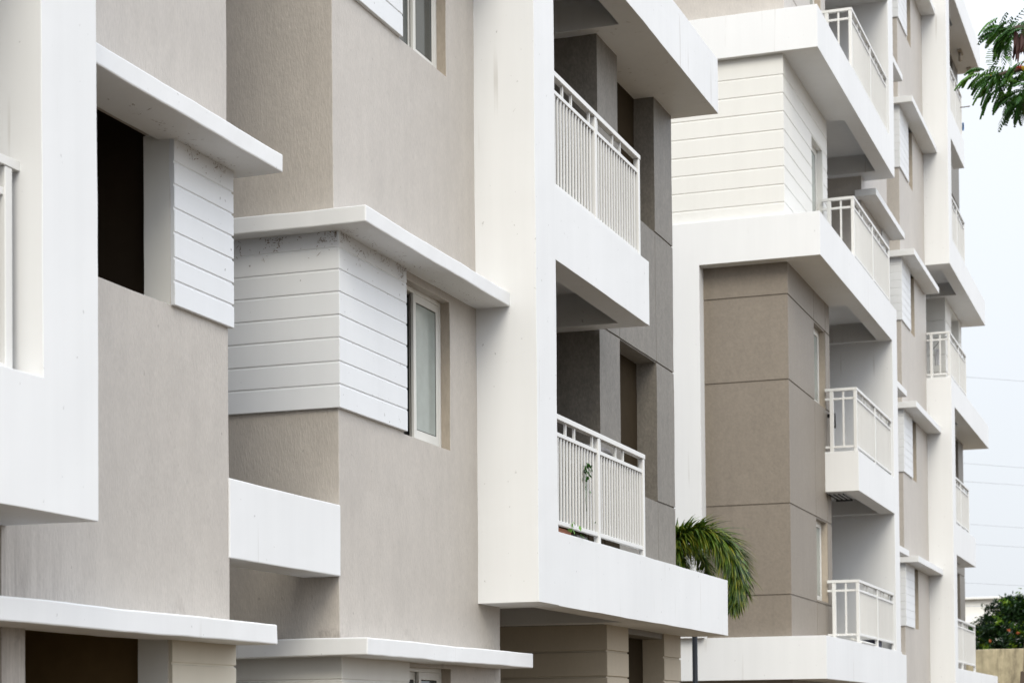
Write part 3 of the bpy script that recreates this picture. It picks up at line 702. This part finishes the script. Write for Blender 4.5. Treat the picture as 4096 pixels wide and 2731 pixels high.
q += leafy((-5.18, 16.96, 3.42), 3, .008, .02)
link('leaves', polys(q), M['vine'], vn)
def lathe(prof, c, n=20):
    bm = bmesh.new(); rg = []
    for r, z in prof: rg.append([bm.verts.new((c[0]+r*math.cos(2*math.pi*k/n), c[1]+r*math.sin(2*math.pi*k/n), c[2]+z)) for k in range(n)])
    for a, b in zip(rg[:-1], rg[1:]):
        for k in range(n): bm.faces.new((a[k], a[(k+1) % n], b[(k+1) % n], b[k]))
    me = bpy.data.meshes.new('l'); bm.normal_update(); bm.to_mesh(me); bm.free()
    for p in me.polygons: p.use_smooth = True
    return me
pp = root('potted_plant', (-5.28, 16.25, 3.245), 'terracotta trough with fresh leaves seen under the bottom rail of the lowest balcony', 'potted plant')
part('pot', [P(-5.345, -5.245, 16.02, 16.42, 3.246, 3.305)], [M['terra']], pp, bev=.008)
link('foliage', polys(leafy((-5.185, 16.33, 3.30), 5, .014, .045)+leafy((-5.18, 16.29, 3.36), 2, .006, .035)+leafy((-5.2, 16.5, 3.275), 3, .015, .03)), M['vine2'], pp)
pp = root('potted_plant', (-5.30, 16.75, 3.245), 'dark leafy plant in a low pot right of the terracotta trough', 'potted plant')
part('pot', [P(-5.35, -5.25, 16.6, 16.9, 3.246, 3.29)], [M['slate']], pp, bev=.006)
link('foliage', polys(leafy((-5.28, 16.75, 3.29), 16, .04, .025, .25)), M['vine'], pp)
# cushion, kettle-like handle, box behind the rail
M['cloth'] = coat('grey_cloth', (.20, .19, .185), .95, .08, .05, (120, 120, 120), .6, .004, mott=.25)
cu = lathe([(.001, .0), (.14, .02), (.20, .07), (.17, .12), (.08, .155), (.001, .165)], (-5.52, 17.9, 4.10)); o = link('cushion', cu, M['cloth']); tag(o, 'grey fabric bundle resting on the stand behind the lowest railing', 'cushion'); o.scale = (1, 1.7, 1)
st = root('stand', (-5.6, 18.1, 2.95), 'low cupboard standing behind the lowest railing under the grey bundle', 'cupboard')
part('body', [P(-5.75, -5.44, 17.5, 18.6, 2.95, 4.10)], [M['brown']], st, bev=.01)
part('door', [P(-5.44, -5.43, 17.55, 18.03, 3.0, 4.05)], [M['brown']], st, bev=.003); part('door', [P(-5.44, -5.43, 18.07, 18.55, 3.0, 4.05)], [M['brown']], st, bev=.003)
kb = root('kettle', (-5.5, 18.35, 4.1), 'white box-shaped container with a black loop handle behind the railing', 'container')
part('body', [P(-5.54, -5.46, 18.36, 18.56, 4.10, 4.19)], [M['white']], kb, bev=.01)
link('handle', tube([(-5.48, 18.30, 4.10), (-5.48, 18.30, 4.17), (-5.48, 18.325, 4.205), (-5.48, 18.35, 4.17), (-5.48, 18.35, 4.10)], .012, 8), M['rubber'], kb)
# far balconies
def sheet(name, x0, x1, y, z0, z1, mat, lab, cat='cloth', group=None):
    q = []; n = 7
    for i in range(n):
        for j in range(n):
            def g_(a, b): return Vector((x0+(x1-x0)*a/n, y+.02*math.sin(a*2.1+b*.3), z0+(z1-z0)*b/n))
            q.append((g_(i, j), g_(i+1, j), g_(i+1, j+1), g_(i, j+1)))
    me = polys(q); bm = bmesh.new(); bm.from_mesh(me); bmesh.ops.remove_doubles(bm, verts=bm.verts[:], dist=.0005); bmesh.ops.solidify(bm, geom=bm.faces[:], thickness=.004); bm.to_mesh(me); bm.free()
    return tag(link(name, me, mat), lab, cat, group)
M['darkcloth'] = plain('dark_cloth', (.05, .05, .07), .9); M['paleclo'] = plain('pale_cloth', (.62, .62, .64), .9); M['blue'] = plain('blue_cloth', (.03, .18, .45), .8)
sheet('hanging_cloth', -5.66, -5.60, 43.6, 9.25, 9.95, M['darkcloth'], 'dark garment hanging inside the corner balcony of the last bay')
sheet('hanging_cloth', -5.56, -5.44, 43.62, 9.4, 9.75, M['paleclo'], 'pale garment hanging beside the dark one on the last bay balcony')
o = link('drying_line', tube([(-5.62, 43.7, 9.75), (-5.45, 43.66, 9.93), (-5.22, 43.62, 10.06)], .006, 5), M['metal']); tag(o, 'thin cord strung across the corner balcony of the last bay', 'cord')
o = link('drying_pole', tube([(-5.35, 46.1, 15.76), (-5.0, 46.2, 15.80)], .012, 6), M['bark']); tag(o, 'brown stick poking out of the topmost visible far railing', 'pole')
sheet('hanging_cloth', -5.215, -5.17, 46.42, 15.32, 15.50, M['blue'], 'small blue cloth on the outside of the topmost visible far balcony')
# coil of cable and bracket at the middle far balcony
M['soot'] = plain('sooty_metal', (.04, .04, .042), .8)
br = root('rack', (-5.5, 32, 5.2), 'dark metal rack bolted under the short middle balcony of the far block', 'rack')
for k in range(4): link('bar', tube([(-5.66+.075*k, 31.2, 5.235), (-5.66+.075*k, 32.0, 5.235)], .012, 5), M['soot'], br)
link('bar', tube([(-5.68, 31.95, 5.215), (-5.41, 31.95, 5.215)], .014, 5), M['soot'], br)
o = link('tap', tube([(-5.70, 31.4, 6.52), (-5.60, 31.38, 6.54), (-5.60, 31.38, 6.32)], .035, 6), M['soot']); tag(o, 'small dark fitting on the taupe wall beside the middle far balcony', 'fitting')
o = part('tile_sheet', [P(-5.36, -5.16, 31.2, 32.5, 2.90, 2.925)], [M['boardc']], None, bev=.004); tag(o, 'pale marbled sheet lying on the parapet of the lowest far balcony', 'sheet'); o.rotation_euler = (0, .35, 0)
o = part('storage_box', [P(-5.5, -5.24, 33.15, 33.7, 2.87, 3.0)], [M['darkcloth']], None, bev=.02); tag(o, 'dark box seen below the bottom rail of the lowest far balcony', 'box')
# ceiling hooks under the highest far slab
for y, x in ((48.45, -5.46), (49.9, -5.40)):
    h = root('ceiling_hook', (x, y, 17.86), 'small brown fitting under the top far slab, '+('nearer the pillar' if y < 49 else 'nearer the slab end'), 'hook', 'fittings under the top slab')
    part('base', [P(x-.05, x+.05, y-.2, y+.2, 17.82, 17.87)], [M['beigedark']], h, bev=0)
    link('hook_body', tube([(x, y, 17.62), (x, y, 17.83)], [.045, .03], 8), M['beigedark'], h)

# dirt and cobweb flecks caught under the hoods
def flecks(n, fn, lab):
    q = []
    for _ in range(n):
        p, u, v_ = fn()
        if noise.noise(p*9) < random.uniform(-.25, .35): continue
        a = random.uniform(0, math.pi); l_ = random.uniform(.003, .014)*(1 if random.random() < .85 else 2.2); w_ = random.uniform(.0012, .0035)
        d = u*math.cos(a)+v_*math.sin(a); e_ = (u*-math.sin(a)+v_*math.cos(a))
        q.append((p-d*l_, p-e_*w_, p+d*l_, p+e_*w_))
    o = link('cobweb_dirt', polys(q), M['web'], nb); o['kind'] = 'stuff'; return o
M['web'] = plain('cobweb_dirt', (.30, .24, .19), .95)
X_, Y_, Z_ = Vector((1, 0, 0)), Vector((0, 1, 0)), Vector((0, 0, 1))
ez = lambda: 5.06-abs(random.gauss(0, .045))-(.06 if random.random() < .12 else 0)
flecks(330, lambda: (Vector((XS+.004, random.uniform(12.52, 13.73), ez())), Y_, Z_), '')
flecks(300, lambda: (Vector((-5.69-random.random()**1.2*.85, YB-.004, ez())), X_, Z_), '')
flecks(260, lambda: (Vector((-5.66+abs(random.gauss(0, .07)), random.uniform(12.45, 15.2), 5.0555)), X_, Y_), '')
flecks(120, lambda: (Vector((-5.66+abs(random.gauss(0, .07)), random.uniform(9.4, 10.9), 5.0555)), X_, Y_), '')
flecks(90, lambda: (Vector((XS+.004, random.uniform(10.2, 10.9), ez())), Y_, Z_), '')
